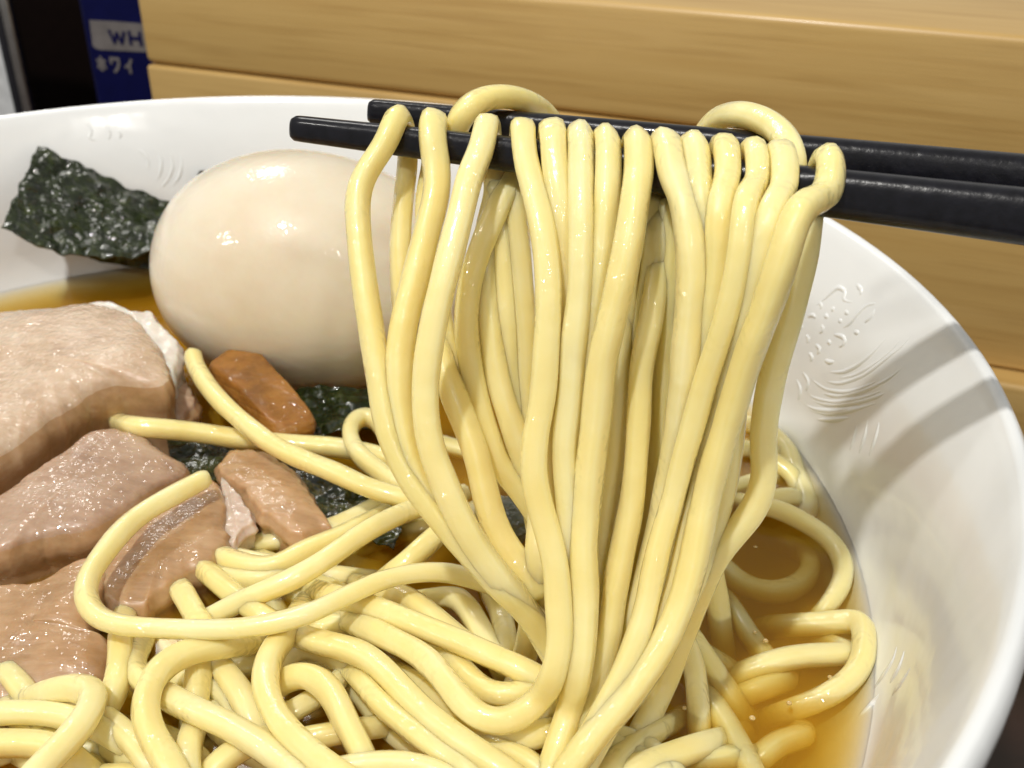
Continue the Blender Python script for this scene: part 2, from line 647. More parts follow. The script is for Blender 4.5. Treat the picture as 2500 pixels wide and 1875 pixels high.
def slab(name, mats, outline, drop, parent=None, bulge=0.001, jit=0.0004, seed=1, rough=0.0001, flare=0.0, edge=0.0006, rings=18, cnt_step=0.0007, und=0.00028):
    """thick irregular slice: outline of (x, y, height above broth in mm) seen from above, sides going down by drop"""
    O = catmull([at_z(x, y, BZ + h * 0.001) for x, y, h in outline], cnt_step, closed=True)
    n = len(O)
    c = sum(O, Vector()) / n
    for i, p in enumerate(O):
        d = Vector((p.x - c.x, p.y - c.y, 0)).normalized()
        O[i] = p + d * (jit * (noise.noise(p * 900 + Vector((seed, 0, 0))) + 0.7 * noise.noise(p * 300 + Vector((seed, 3, 0)))))
    verts, faces, slots = [c + Vector((0, 0, bulge))], [], []
    prev = None

    def disp(p, k=1.0):
        return Vector((0, 0, und * 1.6 * noise.noise(p * 140 + Vector((seed, 7, 1))) + rough * k * noise.noise(p * 520 + Vector((seed, 1, 9)))))
    tops = [1 - (1 - (k / rings)) ** 1.5 for k in range(1, rings + 1)]
    for s in tops:
        ring = []
        for p in O:
            q = c.lerp(p, s)
            z = bulge * (1 - s ** 3) - edge * max(0.0, (s - 0.93) / 0.07) ** 2
            q = q + Vector((0, 0, z))
            ring.append(len(verts))
            verts.append(q + disp(q))
        if prev is None:
            for k in range(n):
                faces.append((0, ring[k], ring[(k + 1) % n])); slots.append(0)
        else:
            for k in range(n):
                faces.append((prev[k], ring[k], ring[(k + 1) % n], prev[(k + 1) % n])); slots.append(0)
        prev = ring
    LV = 10
    top_ring = [Vector(verts[i]) for i in prev]
    for j in range(1, LV + 1):
        ring = []
        for k, p in enumerate(top_ring):
            d = Vector((p.x - c.x, p.y - c.y, 0)).normalized()
            q = p - Vector((0, 0, drop * j / LV)) + d * (flare * j / LV + 0.0008 * math.sin(math.pi * min(1, j / 4)))
            q += d * (rough * 1.2 * noise.noise(q * 420 + Vector((seed, 5, 2))) + und * noise.noise(q * 150 + Vector((seed, 2, 2))))
            ring.append(len(verts))
            verts.append(q)
        for k in range(n):
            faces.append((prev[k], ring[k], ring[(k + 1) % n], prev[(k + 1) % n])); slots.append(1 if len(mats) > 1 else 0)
        prev = ring
    b = len(verts)
    verts.append(c - Vector((0, 0, drop)))
    for k in range(n):
        faces.append((prev[k], b, prev[(k + 1) % n])); slots.append(0)
    return mesh_obj(name, verts, faces, mats, parent, True, slots)


# ---------------------------------------------------------------- the setting: table
tb = bevel_box('table', (1.6, 1.2, 0.03), M['dark_wood'], None, 0.002)
tb.location = (-0.8, -0.55, -0.03)
tag(tb, 'dark brown wooden table top under the bowl', None, kind='structure')

# ---------------------------------------------------------------- wooden riser behind the bowl
RD = 0.155
rz_top, rz_seam, rz_ledge = RZ + 0.0165, RZ - 0.0118, RZ - 0.0625
riser = empty('counter_riser', (NRM * RD).to_tuple())
riser.rotation_euler = (0, 0, -YAW)
UL = -0.1177
ub = bevel_box('board', (0.42, 0.14, rz_top - rz_seam - 0.0004), M['wood'], riser, 0.0018, 4)
ub.location = (UL, 0, rz_seam + 0.0004)
lb = bevel_box('board', (0.42, 0.12, rz_seam - rz_ledge), M['wood'], riser, 0.0010, 3)
lb.location = (UL + 0.0006, -0.0010, rz_ledge)
lg = bevel_box('ledge', (0.40, 0.13, rz_ledge - 0.0003), M['wood'], riser, 0.0016, 4)
lg.location = (UL + 0.02, -0.008, 0.0)
tag(riser, 'pale wooden counter riser of stacked boards behind the bowl', 'counter')

# ---------------------------------------------------------------- blue tin, dark shade backdrop and pale box in the corner
TD = 0.190
u0, _ = at_d(178, 100, TD)
tin = empty('spice_tin', (NRM * TD + ALG * u0).to_tuple())
tin.rotation_euler = (0, 0, -YAW)
tw = (-0.1215) - u0
body = bevel_box('body', (tw, 0.040, 0.098), M['tin_blue_shaded'], tin, 0.004, 4)
tag(tin, 'blue printed spice tin in shade-darkened colours, half hidden behind the wooden riser', 'tin')


def tin_pt(dx, dy):
    a, z = at_d(dx, dy, TD)
    return a - u0, z


def flat_poly(name, pts, material, parent, y0, th=0.00012):
    n = len(pts)
    v = [(a, y0, z) for a, z in pts] + [(a, y0 - th, z) for a, z in pts]
    f = [tuple(range(n, 2 * n)), tuple(range(n - 1, -1, -1))] + [(i, (i + 1) % n, n + (i + 1) % n, n + i) for i in range(n)]
    me = bpy.data.meshes.new(name)
    me.from_pydata(v, [], f)
    me.materials.append(material)
    bm = bmesh.new(); bm.from_mesh(me)
    bmesh.ops.recalc_face_normals(bm, faces=bm.faces)
    bm.to_mesh(me); bm.free()
    return link(name, me, parent)


def strokes(name, lines, width, material, parent, y0, th=0.00012):
    """lettering drawn as straight pen strokes"""
    v, f = [], []
    for i, line in enumerate(lines):
        for a, b in zip(line, line[1:]):
            A, B = Vector((a[0], 0, a[1])), Vector((b[0], 0, b[1]))
            d = (B - A).normalized()
            nn = Vector((-d.z, 0, d.x)) * width * 0.5
            A -= d * width * 0.3
            B += d * width * 0.3
            s = len(v)
            yo = y0 - 0.00001 * (len(f) % 7)
            for q in (A + nn, B + nn, B - nn, A - nn):
                v.append((q.x, yo, q.z))
            for q in (A + nn, B + nn, B - nn, A - nn):
                v.append((q.x, yo - th, q.z))
            f += [(s + 4, s + 5, s + 6, s + 7), (s, s + 1, s + 5, s + 4), (s + 1, s + 2, s + 6, s + 5), (s + 2, s + 3, s + 7, s + 6), (s + 3, s, s + 4, s + 7)]
    me = bpy.data.meshes.new(name)
    me.from_pydata(v, [], f)
    me.materials.append(material)
    bm = bmesh.new(); bm.from_mesh(me)
    bmesh.ops.recalc_face_normals(bm, faces=bm.faces)
    bm.to_mesh(me); bm.free()
    return link(name, me, parent)


pl = [tin_pt(194, 43), tin_pt(250, 46), tin_pt(330, 53), tin_pt(330, 113), tin_pt(216, 107), tin_pt(207, 104), tin_pt(201, 98)]
flat_poly('label_panel', pl, M['print_white_shaded'], tin, -0.0001)


def glyph(lines, x0, y0, x1, y1):
    """unit strokes (0..1, 0..1 down) placed between two corners of the picture of the tin"""
    a0, z0 = tin_pt(x0, y0)
    a1, z1 = tin_pt(x1, y1)
    return [[(a0 + (a1 - a0) * u, z0 + (z1 - z0) * v) for u, v in L] for L in lines]


Wg = [[(0, 0), (0.25, 1), (0.5, 0.15), (0.75, 1), (1, 0)]]
Hg = [[(0.05, 0), (0.05, 1)], [(0.95, 0), (0.95, 1)], [(0.05, 0.5), (0.95, 0.5)]]
HO = [[(0.5, 0), (0.5, 1), (0.36, 0.9)], [(0.05, 0.28), (0.95, 0.28)], [(0.3, 0.48), (0.08, 0.82)], [(0.7, 0.48), (0.92, 0.82)]]
WA = [[(0.1, 0.4), (0.1, 0.05), (0.9, 0.05), (0.88, 0.4), (0.68, 0.75), (0.35, 1)]]
II = [[(0.85, 0.0), (0.55, 0.35), (0.05, 0.6)], [(0.55, 0.35), (0.55, 1.0)]]
strokes('lettering', glyph(Wg, 237, 66, 273, 94) + glyph(Hg, 279, 68, 308, 97), 0.00115, M['print_blue'], tin, -0.00030)
strokes('lettering', glyph(HO, 208, 122, 232, 152) + glyph(WA, 237, 124, 263, 156) + glyph(II, 269, 128, 291, 158), 0.00095, M['print_white_shaded'], tin, -0.0001)

bd = bevel_box('shade_backdrop', (0.24, 0.01, 0.26), M['shade'], None, 0.001)  # added dark backdrop standing in for the shaded gap beside the tin
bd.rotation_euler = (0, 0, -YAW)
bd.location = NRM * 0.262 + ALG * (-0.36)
tag(bd, 'added backdrop board coloured as the dark recess shade behind the blue tin', 'board')

ur, _ = at_d(32, 60, 0.200)
nb = empty('metal_edged_panel', (NRM * 0.200 + ALG * ur).to_tuple())
nb.rotation_euler = (0, 0, -YAW)
p1 = bevel_box('panel', (0.09, 0.004, 0.105), M['enamel'], nb, 0.0008); p1.location = (-0.0985, 0, 0)
p2 = bevel_box('trim', (0.0035, 0.004, 0.106), M['black_trim'], nb, 0.0006); p2.location = (-0.0080, -0.001, 0)
p3 = bevel_box('corner_post', (0.0045, 0.0045, 0.106), M['steel'], nb, 0.0016); p3.location = (-0.0042, -0.0015, 0)
tag(nb, 'pale grey upright panel with a shiny metal edge at the left', 'panel')

# ---------------------------------------------------------------- bowl
bowl = empty('ramen_bowl', (0, 0, 0))
prof = [(r, RZ + z) for r, z in INNER]
prof += [(0.1142, RZ - 0.0004), (0.1150, RZ - 0.0016), (0.1151, RZ - 0.0032), (0.1143, RZ - 0.006), (0.1128, RZ - 0.016), (0.1095, RZ - 0.030),
         (0.1035, RZ - 0.044), (0.093, RZ - 0.0575), (0.076, RZ - 0.0668), (0.056, RZ - 0.0725), (0.050, RZ - 0.0745),
         (0.0495, 0.0008), (0.0485, 0.0), (0.0455, 0.0), (0.0445, 0.001), (0.0435, 0.005), (0.0, 0.0055)]
v, f = lathe(prof, 160)
mesh_obj('shell', v, f, M['porcelain'], bowl)
tag(bowl, 'white porcelain ramen bowl with embossed phoenix pattern inside the rim', 'bowl')


def relief(lines, name='embossed_motif', w=0.00055):
    V, Fc = [], []
    for L in lines:
        dense = []
        for (x0, y0), (x1, y1) in zip(L, L[1:]):
            for k in range(6):
                dense.append((x0 + (x1 - x0) * k / 6, y0 + (y1 - y0) * k / 6))
        dense.append(L[-1])
        P = smooth_path([at_wall(x, y, -0.00026) for x, y in dense], 4)
        v, f = sweep(catmull(P[::2] + [P[-1]] if len(P) > 6 else P, 0.0006), lambda s: w * (0.55 + 0.45 * math.sin(math.pi * min(1, max(0, s)))), sides=8, power=2.0, cap=0.9, wob=0.1)
        b = len(V)
        V += v
        Fc += [tuple(i + b for i in q) for q in f]
    return mesh_obj(name, V, Fc, M['porcelain'], bowl)


relief([[(1981, 713), (1953, 749), (1913, 779), (1873, 811), (1817, 831), (1780, 822)],
        [(1925, 723), (1897, 755), (1867, 783), (1827, 805), (1790, 804)],
        [(1917, 809), (1887, 831), (1837, 849), (1787, 843), (1750, 815)],
        [(1917, 841), (1867, 861), (1807, 871), (1757, 859), (1735, 835)],
        [(1867, 878), (1807, 890), (1757, 884), (1730, 862)],
        [(1845, 902), (1800, 908), (1765, 906)], [(1953, 730), (1925, 762), (1890, 790), (1850, 812), (1812, 818)],
        [(1960, 790), (1920, 822), (1870, 846), (1812, 858), (1768, 846)], [(1940, 838), (1900, 858), (1850, 872), (1790, 876), (1748, 862)],
        [(1900, 870), (1850, 886), (1790, 896), (1745, 884)], [(1735, 800), (1752, 825), (1742, 850)], [(1722, 815), (1734, 842), (1726, 868)],
        [(1905, 905), (1895, 950), (1880, 990)], [(1880, 900), (1872, 945), (1858, 985)],
        [(1855, 915), (1848, 950), (1838, 980)]])
relief([[(1761, 663), (1789, 643), (1813, 619), (1831, 631), (1822, 648), (1843, 655), (1853, 647)],
        [(1897, 655), (1873, 661), (1853, 682), (1841, 699), (1818, 712)], [(1867, 701), (1888, 684), (1894, 662)],
        [(1745, 690), (1757, 678), (1769, 690)], [(1783, 678), (1792, 688)], [(1775, 700), (1784, 712), (1770, 722)],
        [(1800, 722), (1826, 728), (1830, 742), (1812, 752)], [(1762, 742), (1778, 756), (1764, 768)],
        [(1812, 690), (1824, 698)], [(1742, 722), (1752, 732), (1744, 745)], [(1806, 662), (1798, 676)], [(1850, 612), (1866, 628), (1858, 644)], [(1730, 700), (1738, 712)], [(1770, 650), (1780, 662), (1772, 672)],
        [(1826, 672), (1838, 680)], [(1790, 735), (1800, 745)], [(1846, 716), (1862, 722)], [(1748, 760), (1760, 772), (1752, 784)], [(1782, 776), (1796, 784), (1810, 780)]])
relief([[(318, 308), (342, 326), (350, 350), (346, 378), (326, 406)], [(352, 312), (371, 336), (374, 362), (364, 388), (338, 416)],
        [(385, 326), (394, 352), (388, 382), (362, 414)], [(292, 318), (314, 334), (322, 352), (318, 374)],
        [(180, 262), (200, 282), (190, 300), (215, 306)], [(222, 268), (240, 286), (232, 306)], [(250, 276), (262, 290), (256, 304)]])
relief([[(1943, 1391), (1936, 1425), (1915, 1460), (1890, 1490)], [(1960, 1400), (1950, 1440), (1925, 1480)],
        [(1975, 1440), (1955, 1475), (1930, 1505)], [(1905, 1500), (1880, 1530), (1855, 1552)]])

# ---------------------------------------------------------------- broth
bp = [(0.0, BZ), (0.030, BZ), (0.060, BZ), (0.085, BZ), (0.099, BZ + 0.0001), (0.1025, BZ + 0.0007), (0.1046, BZ + 0.0014)]
for r, z in reversed(INNER[:7]):
    bp.append((r + (0.0012 if r > 0.06 else 0.0), RZ + z - 0.0012))
v, f = lathe(bp, 96)
br = mesh_obj('broth', v, f, M['broth'])
tag(br, 'brown soy broth filling the white bowl', None, kind='structure')
# ---------------------------------------------------------------- egg
EC = at_z(677, 591, BZ + 0.018)
ve, fe = [], []
NU, NV = 96, 64
EA, EB = 0.0307, 0.0231
for i in range(NV + 1):
    th = math.pi * i / NV
    for k in range(NU):
        ph = 2 * math.pi * k / NU
        x = -math.cos(th)
        rr = math.sin(th) * (1.0 - 0.075 * x)
        p = Vector((x * EA, rr * EB * math.cos(ph), rr * EB * math.sin(ph)))
        p *= 1 + 0.006 * noise.noise(p * 60)
        ve.append(p)
for i in range(NV):
    for k in range(NU):
        fe.append((i * NU + k, i * NU + (k + 1) % NU, (i + 1) * NU + (k + 1) % NU, (i + 1) * NU + k))
rot = Matrix.Rotation(math.radians(3), 3, 'Y') @ Matrix.Rotation(math.radians(-6), 3, 'Z')
ve = [rot @ p + EC for p in ve]
egg = mesh_obj('boiled_egg', ve, fe, M['egg'])
bm = bmesh.new(); bm.from_mesh(egg.data)
bmesh.ops.remove_doubles(bm, verts=bm.verts, dist=1e-6)
bm.to_mesh(egg.data); bm.free()
tag(egg, 'whole peeled soy marinated egg beside the lifted noodles', 'egg')


# ---------------------------------------------------------------- nori
def sheet(name, corners, label, nu=96, nv=70, th=0.00035, crinkle=0.0012, seed=0, ragged=0.05, sag=None):
    """crinkled sheet from four 3-D corners"""
    A, B, C_, D_ = corners
    top, bot = [], []
    nrm = (B - A).cross(D_ - A).normalized()
    for j in range(nv + 1):
        for i in range(nu + 1):
            u, w = i / nu, j / nv
            ue = u + (ragged * 0.5 * noise.noise(Vector((w * 9, seed, 1))) if i in (0, nu) else 0)
            we = w + (ragged * 0.5 * noise.noise(Vector((u * 9, seed, 7))) if j in (0, nv) else 0)
            p = A.lerp(B, ue).lerp(D_.lerp(C_, ue), we)
            if sag:
                p = p + sag * (4 * u * (1 - u) * w)
            k = crinkle * (noise.noise(p * 330 + Vector((seed, 0, 0))) + 0.35 * noise.noise(p * 700) + 1.1 * noise.noise(p * 110 + Vector((0, seed, 0))))
            top.append(p + nrm * (k + th / 2))
            bot.append(p + nrm * (k - th / 2))
    n = len(top)
    faces = []
    W = nu + 1
    for j in range(nv):
        for i in range(nu):
            a = j * W + i
            faces.append((a, a + 1, a + W + 1, a + W))
            faces.append((n + a, n + a + W, n + a + W + 1, n + a + 1))
    for i in range(nu):
        faces.append((i, n + i, n + i + 1, i + 1))
        a = nv * W + i
        faces.append((a, a + 1, n + a + 1, n + a))
    for j in range(nv):
        a = j * W
        faces.append((a, a + W, n + a + W, n + a))
        a = j * W + nu
        faces.append((a, n + a, n + a + W, a + W))
    return tag(mesh_obj(name, top + bot, faces, M['nori']), label, 'seaweed')


def wl(x, y, off=0.0022):
    return at_wall(x, y, off)


sheet('nori_sheet', (wl(82, 316), wl(392, 452, 0.004), wl(356, 528, 0.020), wl(2, 492, 0.016)), 'torn glossy nori sheet stuck to the bowl wall left of the egg', seed=3, sag=wl(190, 556, 0.019) - wl(182, 510, 0.018))
sheet('nori_sheet', (wl(150, 540, 0.0022), wl(380, 500, 0.003), wl(380, 590, 0.004), wl(215, 566, 0.0018)), 'dark strip of nori under the lower edge of the glossy sheet', seed=8, crinkle=0.0004)
sheet('nori_sheet', (wl(410, 402, 0.002), wl(432, 368, 0.002), wl(480, 372, 0.002), wl(475, 425, 0.002)), 'dark nori corner peeping out above the egg', nu=16, nv=12, seed=5, crinkle=0.0004)
bz = lambda x, y, h: at_z(x, y, BZ + h * 0.001)
sheet('nori_sheet', (bz(640, 838, 5), bz(860, 825, 6), bz(850, 930, 3), bz(600, 945, 3)), 'wet black nori crumpled below the egg and bamboo shoot', seed=11, crinkle=0.0011)
sheet('nori_sheet', (bz(360, 940, 3.5), bz(520, 950, 3.5), bz(470, 1040, 3), bz(370, 1010, 3)), 'black nori scrap under the crossing noodles beside the pork', nu=30, nv=20, seed=14, crinkle=0.0006)
sheet('nori_sheet', (bz(600, 990, 3), bz(900, 1060, 3), bz(850, 1180, 2.5), bz(640, 1110, 3)), 'dark wet nori lying below the torn pork piece', seed=17, crinkle=0.0009)
lf = slab('green_leaf', [M['leaf']], [(1070, 1070, 5), (1110, 1075, 5), (1140, 1110, 5), (1110, 1140, 5), (1075, 1125, 5)], 0.003, seed=31)
tag(lf, 'olive green vegetable scrap behind the lifted noodles', 'vegetable')

# ---------------------------------------------------------------- pork
pa = empty('pork_slice', at_z(150, 850, BZ).to_tuple())
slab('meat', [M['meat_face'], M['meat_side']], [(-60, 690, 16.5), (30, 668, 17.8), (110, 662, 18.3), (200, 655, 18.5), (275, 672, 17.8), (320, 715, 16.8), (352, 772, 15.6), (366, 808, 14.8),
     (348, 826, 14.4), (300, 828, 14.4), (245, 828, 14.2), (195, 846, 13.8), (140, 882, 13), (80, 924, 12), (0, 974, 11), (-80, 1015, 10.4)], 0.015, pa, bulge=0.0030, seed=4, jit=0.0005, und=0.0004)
slab('fat_edge', [M['fat']], [(175, 655, 16.9), (230, 648, 16.9), (285, 668, 16.8), (325, 672, 16.0), (345, 700, 15.4), (388, 745, 13.8), (378, 790, 12.8), (368, 812, 12.4), (350, 778, 14.2), (318, 724, 15.8), (278, 684, 16.8), (225, 668, 17.2)], 0.007, pa, bulge=0.0003, seed=9, jit=0.0008, rough=0.0002)
tag(pa, 'thick pork slice with glossy face and white fat edge, topmost of the pork', 'pork')
pb = slab('pork_slice', [M['meat_pink'], M['meat_side']], [(-80, 1110, 7), (0, 1070, 8), (70, 1020, 9), (140, 975, 10), (205, 928, 10.5), (280, 930, 9.5), (345, 965, 8), (402, 1005, 6),
      (380, 1030, 6), (330, 1050, 6.5), (270, 1095, 7), (200, 1135, 7), (120, 1150, 7), (60, 1165, 7), (0, 1185, 7), (-80, 1200, 6)], 0.012, bulge=0.0016, seed=12)
tag(pb, 'purplish pork slice tucked below the topmost fat edged slice', 'pork')
pc = slab('pork_slice', [M['meat_side'], M['meat_side']], [(-80, 1285, 3), (0, 1262, 4), (80, 1250, 4.5), (190, 1202, 5), (225, 1220, 5), (215, 1290, 4.5), (190, 1350, 3.5), (240, 1385, 2.2), (225, 1450, 1.2),
      (170, 1480, 0.8), (90, 1500, 0.3), (0, 1520, -0.2), (-80, 1530, -0.5)], 0.010, bulge=0.0015, seed=15, und=0.0005)
tag(pc, 'brown pork slice at the lower left sinking into the broth', 'pork')
pd = slab('pork_slice', [M['meat_side'], M['meat_side']], [(250, 1180, 5), (330, 1100, 6), (420, 1035, 6.5), (455, 1030, 6.5), (480, 1060, 6.3), (484, 1175, 4.6), (452, 1218, 4.2), (400, 1245, 4), (360, 1270, 3.8), (320, 1298, 3.6), (305, 1315, 3.4), (215, 1290, 4)], 0.008, bulge=0.0010, seed=18, jit=0.0007, rough=0.0002)
tag(pd, 'tan pork piece with ragged edge inside the bent noodle loop', 'pork')
pe = empty('pork_slice', at_z(580, 1050, BZ).to_tuple())
slab('meat', [M['meat_side'], M['meat_side']], [(470, 1010, 6.5), (498, 972, 6.6), (560, 972, 6.5), (625, 1005, 6), (680, 1085, 5), (722, 1140, 4.4), (700, 1138, 4.6), (645, 1154, 5), (580, 1118, 5.6), (520, 1060, 6.2)], 0.006, pe, bulge=0.0012, seed=21, jit=0.0007, rough=0.0003)
slab('fat_edge', [M['gristle']], [(478, 1030, 5.7), (500, 1050, 6.0), (530, 1090, 5.6), (548, 1130, 4.8), (520, 1145, 4.6), (505, 1180, 3.8), (486, 1172, 3.8), (482, 1100, 5)], 0.004, pe, bulge=0.0004, seed=24, jit=0.0006, rough=0.0002)
tag(pe, 'small torn pork piece with white gristle beside the bent noodle', 'pork')
pf = slab('pork_slice', [M['meat_pink'], M['meat_side']], [(350, 820, 8), (385, 805, 8), (410, 830, 7.5), (415, 880, 6.5), (380, 905, 6), (330, 900, 7), (325, 855, 8)], 0.008, bulge=0.0008, seed=27, jit=0.0008)
tag(pf, 'small pork scrap between the fat edge and the bamboo shoot', 'pork')

mn = slab('bamboo_shoot', [M['bamboo']], [(452, 782, 11.5), (490, 752, 12.5), (528, 736, 13), (560, 758, 12.5), (610, 810, 11), (650, 858, 9), (674, 893, 7.5), (660, 908, 7), (620, 918, 7), (590, 915, 7.5), (540, 870, 9), (500, 830, 10)], 0.008, bulge=0.0008, seed=33, jit=0.0002, rough=0.0001, und=0.00025, edge=0.0005)
tag(mn, 'orange brown braised bamboo shoot leaning on the egg', 'bamboo shoot')

# ---------------------------------------------------------------- chopsticks
ST = {'front': ((632, 276, 0.0035), (2212, 467, -0.026)), 'rear': ((797, 240, 0.0100), (2212, 391, -0.012))}


def stick_line(k):
    a, b = ST[k]
    return at_y(*a), at_y(*b)


def stick_r(k, p):
    A, B = stick_line(k)
    t = (p - A).length / (B - A).length
    return 0.00158 + t * (0.00135 if k == 'front' else 0.00150)


def stick_at(k, dx):
    """point of the stick's axis seen at picture column dx"""
    A, B = stick_line(k)
    lo, hi = -0.1, 1.6
    for _ in range(40):
        m = (lo + hi) / 2
        q = A.lerp(B, m) - CAM
        x = (1250 + F * q.dot(RT) / q.dot(FW)) / S
        if x < dx:
            lo = m
        else:
            hi = m
    return A.lerp(B, lo)


for k, lab in (('front', 'black lacquered chopstick nearer the viewer, its tip farthest left'), ('rear', 'black lacquered chopstick behind the other, holding the noodle loops')):
    A, B = stick_line(k)
    d = (B - A)
    L = d.length
    d.normalize()
    E_ = A + d * 0.215
    n = 120
    path = [A.lerp(E_, i / n) for i in range(n + 1)]
    path = [A + d * 0.0003, A + d * 0.0008] + path[1:]
    gr = 0.00135 if k == 'front' else 0.00150
    rf = lambda s, L=L, gr=gr: 0.00158 + min(1.0, s * 0.215 / L) * gr + max(0.0, s * 0.215 - L) * 0.006
    v, f = sweep(path, rf, sides=32, power=3.2, wob=0.006, cap=0.35, phase=0.25, seed=2, up=(0, 0, 1), roll=0.0)
    tag(mesh_obj('chopstick', v, f, M['lacquer']), lab, 'chopstick', 'pair of chopsticks')

# ---------------------------------------------------------------- noodles hanging from the chopsticks
CY = [(200, -0.0005), (330, -0.0035), (700, -0.0180), (1000, -0.0280), (1300, -0.0360), (1500, -0.0420), (1700, -0.0480)]


def cur_y(dy):
    for (a, ya), (b, yb) in zip(CY, CY[1:]):
        if dy <= b:
            return ya + (yb - ya) * (dy - a) / (b - a)
    return CY[-1][1]


def blend(dy):
    t = min(1, max(0, (dy - 330) / 800.0))
    return t * t * (3 - 2 * t)


def hang(front, label, off=0.0, tail=None, tail_end=700, group='noodles hanging from the chopsticks', top_lift=0.0):
    """noodle draped over the front stick: front = picture points going down, off = mm nearer the viewer"""
    tx = front[0][0]
    C = stick_at('front', tx)
    rs = stick_r('front', C)
    pts = []
    e = rs + NR * 0.93
    y_st = C.y - e
    if tail:
        for x, y in reversed(tail):
            Yr = C.y + e - 0.0005
            Y = Yr * (1 - blend(y)) + (cur_y(y) + 0.008) * blend(y)
            base = cur_y(330) + 0.0085
            Y = (Yr + cur_y(y) + 0.0085 - base) * (1 - blend(y)) + (cur_y(y) + 0.0075) * blend(y)
            pts.append(at_y(x, y, Y))
    qc = C - CAM
    yc = (937.5 - F * qc.dot(UP) / qc.dot(FW)) / S
    full = front
    front = [front[0]] + [q for q in front[1:] if q[1] > yc + 14]
    x1 = front[1][0]
    x1 = tx + (x1 - tx) * min(1.0, 75.0 / max(1.0, front[1][1] - front[0][1]))

    def over(fx, dyy, dzz):
        return stick_at('front', tx + (x1 - tx) * fx) + Vector((0, e * dyy, dzz))
    pts.append(over(-0.35, 0.97, -0.0030))
    pts.append(over(-0.22, 0.92, e * 0.35))
    pts.append(over(-0.05, 0.38, e * 0.95 + top_lift))
    pts.append(over(0.12, -0.40, e * 0.95 + top_lift))
    pts.append(over(0.42, -0.95, e * 0.35))
    for q in front[1:]:
        x, y = q[0], q[1]
        if len(q) > 2 and isinstance(q[2], tuple):
            pts.append(at_z(x, y, BZ + q[2][0] * 0.001))
            continue
        oo = q[2] if len(q) > 2 else off
        near = y_st + cur_y(y) - cur_y(330)
        far = cur_y(y)
        w = blend(y)
        Y = near * (1 - w) + far * w - oo * 0.001 * min(1, max(0, (y - 330) / 200.0))
        p = at_y(x, y, Y)
        if p.z < BZ + 0.001:
            p = at_z(x, y, BZ + 0.001)
        pts.append(p)
    return noodle(pts, label, group, rfun=lambda q: NR * (0.99 + 0.09 * max(0.0, (q - 0.45) / 0.55)))


def tl(x, conv=0.45, y1=1280, jit=0):
    xe = 1230 + conv * (x - 1290) + jit
    return [(x + (xe - x) * t ** 1.3, 390 + (y1 - 390) * t) for t in (0.12, 0.35, 0.6, 0.8, 1.0)]


hang([(862, 228), (800, 312), (776, 400), (775, 500), (788, 620), (803, 720), (820, 824), (842, 944), (882, 1034), (940, 1110), (1010, 1190), (1075, 1262), (1125, 1310, -1), (1165, 1360, -3), (1200, 1420, -4)],
     'leftmost hanging noodle, bowed outward in front of the egg', 0.5, [(872, 420), (864, 533), (868, 640), (880, 760), (900, 900)])
hang([(937, 232), (940, 333), (945, 413), (924, 493), (898, 600), (872, 700), (862, 800), (868, 900), (895, 1010), (950, 1100), (1020, 1180), (1090, 1260, -1), (1150, 1330, -4), (1200, 1400, -5)],
     'second hanging noodle from the left, sagging against the leftmost one', 0.0, [(925, 420), (930, 540), (950, 690), (990, 850), (1040, 1000)])
hang([(1052, 248), (1036, 303), (1017, 373), (998, 453), (967, 573), (938, 693), (923, 783), (918, 864), (930, 964), (960, 1044), (995, 1124), (1035, 1190, 1.5), (1080, 1250, 0.8), (1124, 1304, -1.2), (1165, 1360, -3.5), (1205, 1430, -4)],
     'third hanging noodle from the left, slanting down left to join the first two', 2.2, [(1076, 400), (1050, 513), (1050, 633), (1062, 733), (1072, 800), (1090, 870), (1118, 950), (1150, 1050), (1180, 1150)])
hang([(1128, 243), (1132, 313), (1148, 393), (1172, 493), (1184, 593), (1184, 693), (1180, 744), (1172, 864), (1156, 944), (1152, 1016), (1164, 1084), (1188, 1164), (1204, 1244), (1206, 1315), (1212, 1375), (1196, 1455), (1164, 1511, (9.5,)), (1124, 1547, (8.6,)), (1072, 1563, (8.5,)), (1024, 1543, (8.8,)), (984, 1499, (9,)), (944, 1447, (9,)), (904, 1411, (8.8,)), (856, 1387, (8.2,)), (816, 1367, (7,)), (770, 1348, (5.2,)), (720, 1334, (3,)), (670, 1330, (1,))],
     'long hanging noodle that curls at the bottom into a hook toward the left', 2.6, [(1090, 420), (1040, 533), (1012, 633), (1008, 720), (1024, 824), (1048, 924), (1078, 1004), (1124, 1060), (1170, 1130), (1200, 1220)])
hang([(1192, 257), (1200, 333), (1208, 420), (1220, 520), (1222, 640), (1216, 760), (1206, 880), (1194, 1000), (1204, 1110), (1222, 1220), (1228, 1330)],
     'thin looking hanging noodle squeezed behind the long hooked one', -0.8, tl(1190))
hang([(1252, 257), (1252, 333), (1256, 413), (1256, 533), (1252, 653), (1240, 744), (1232, 864), (1220, 964), (1224, 1044), (1232, 1124), (1242, 1224), (1244, 1290), (1240, 1375), (1226, 1450, -1.5), (1200, 1510, (6,)), (1168, 1560, (4.2,)), (1120, 1590, (3.2,)), (1060, 1606, (2,)), (1000, 1612, (1.5,))],
     'straight hanging noodle just right of the long hooked one', 1.0, tl(1240))
hang([(1308, 269), (1312, 333), (1312, 413), (1308, 493), (1298, 573), (1288, 653), (1276, 764), (1262, 884), (1252, 1004), (1250, 1120), (1256, 1240), (1262, 1350), (1244, 1450, -2), (1225, 1540, (4,)), (1205, 1620, (2,))],
     'hanging noodle fourth from the left among the tightly packed tops, sliding behind its neighbour', -0.5, tl(1300))
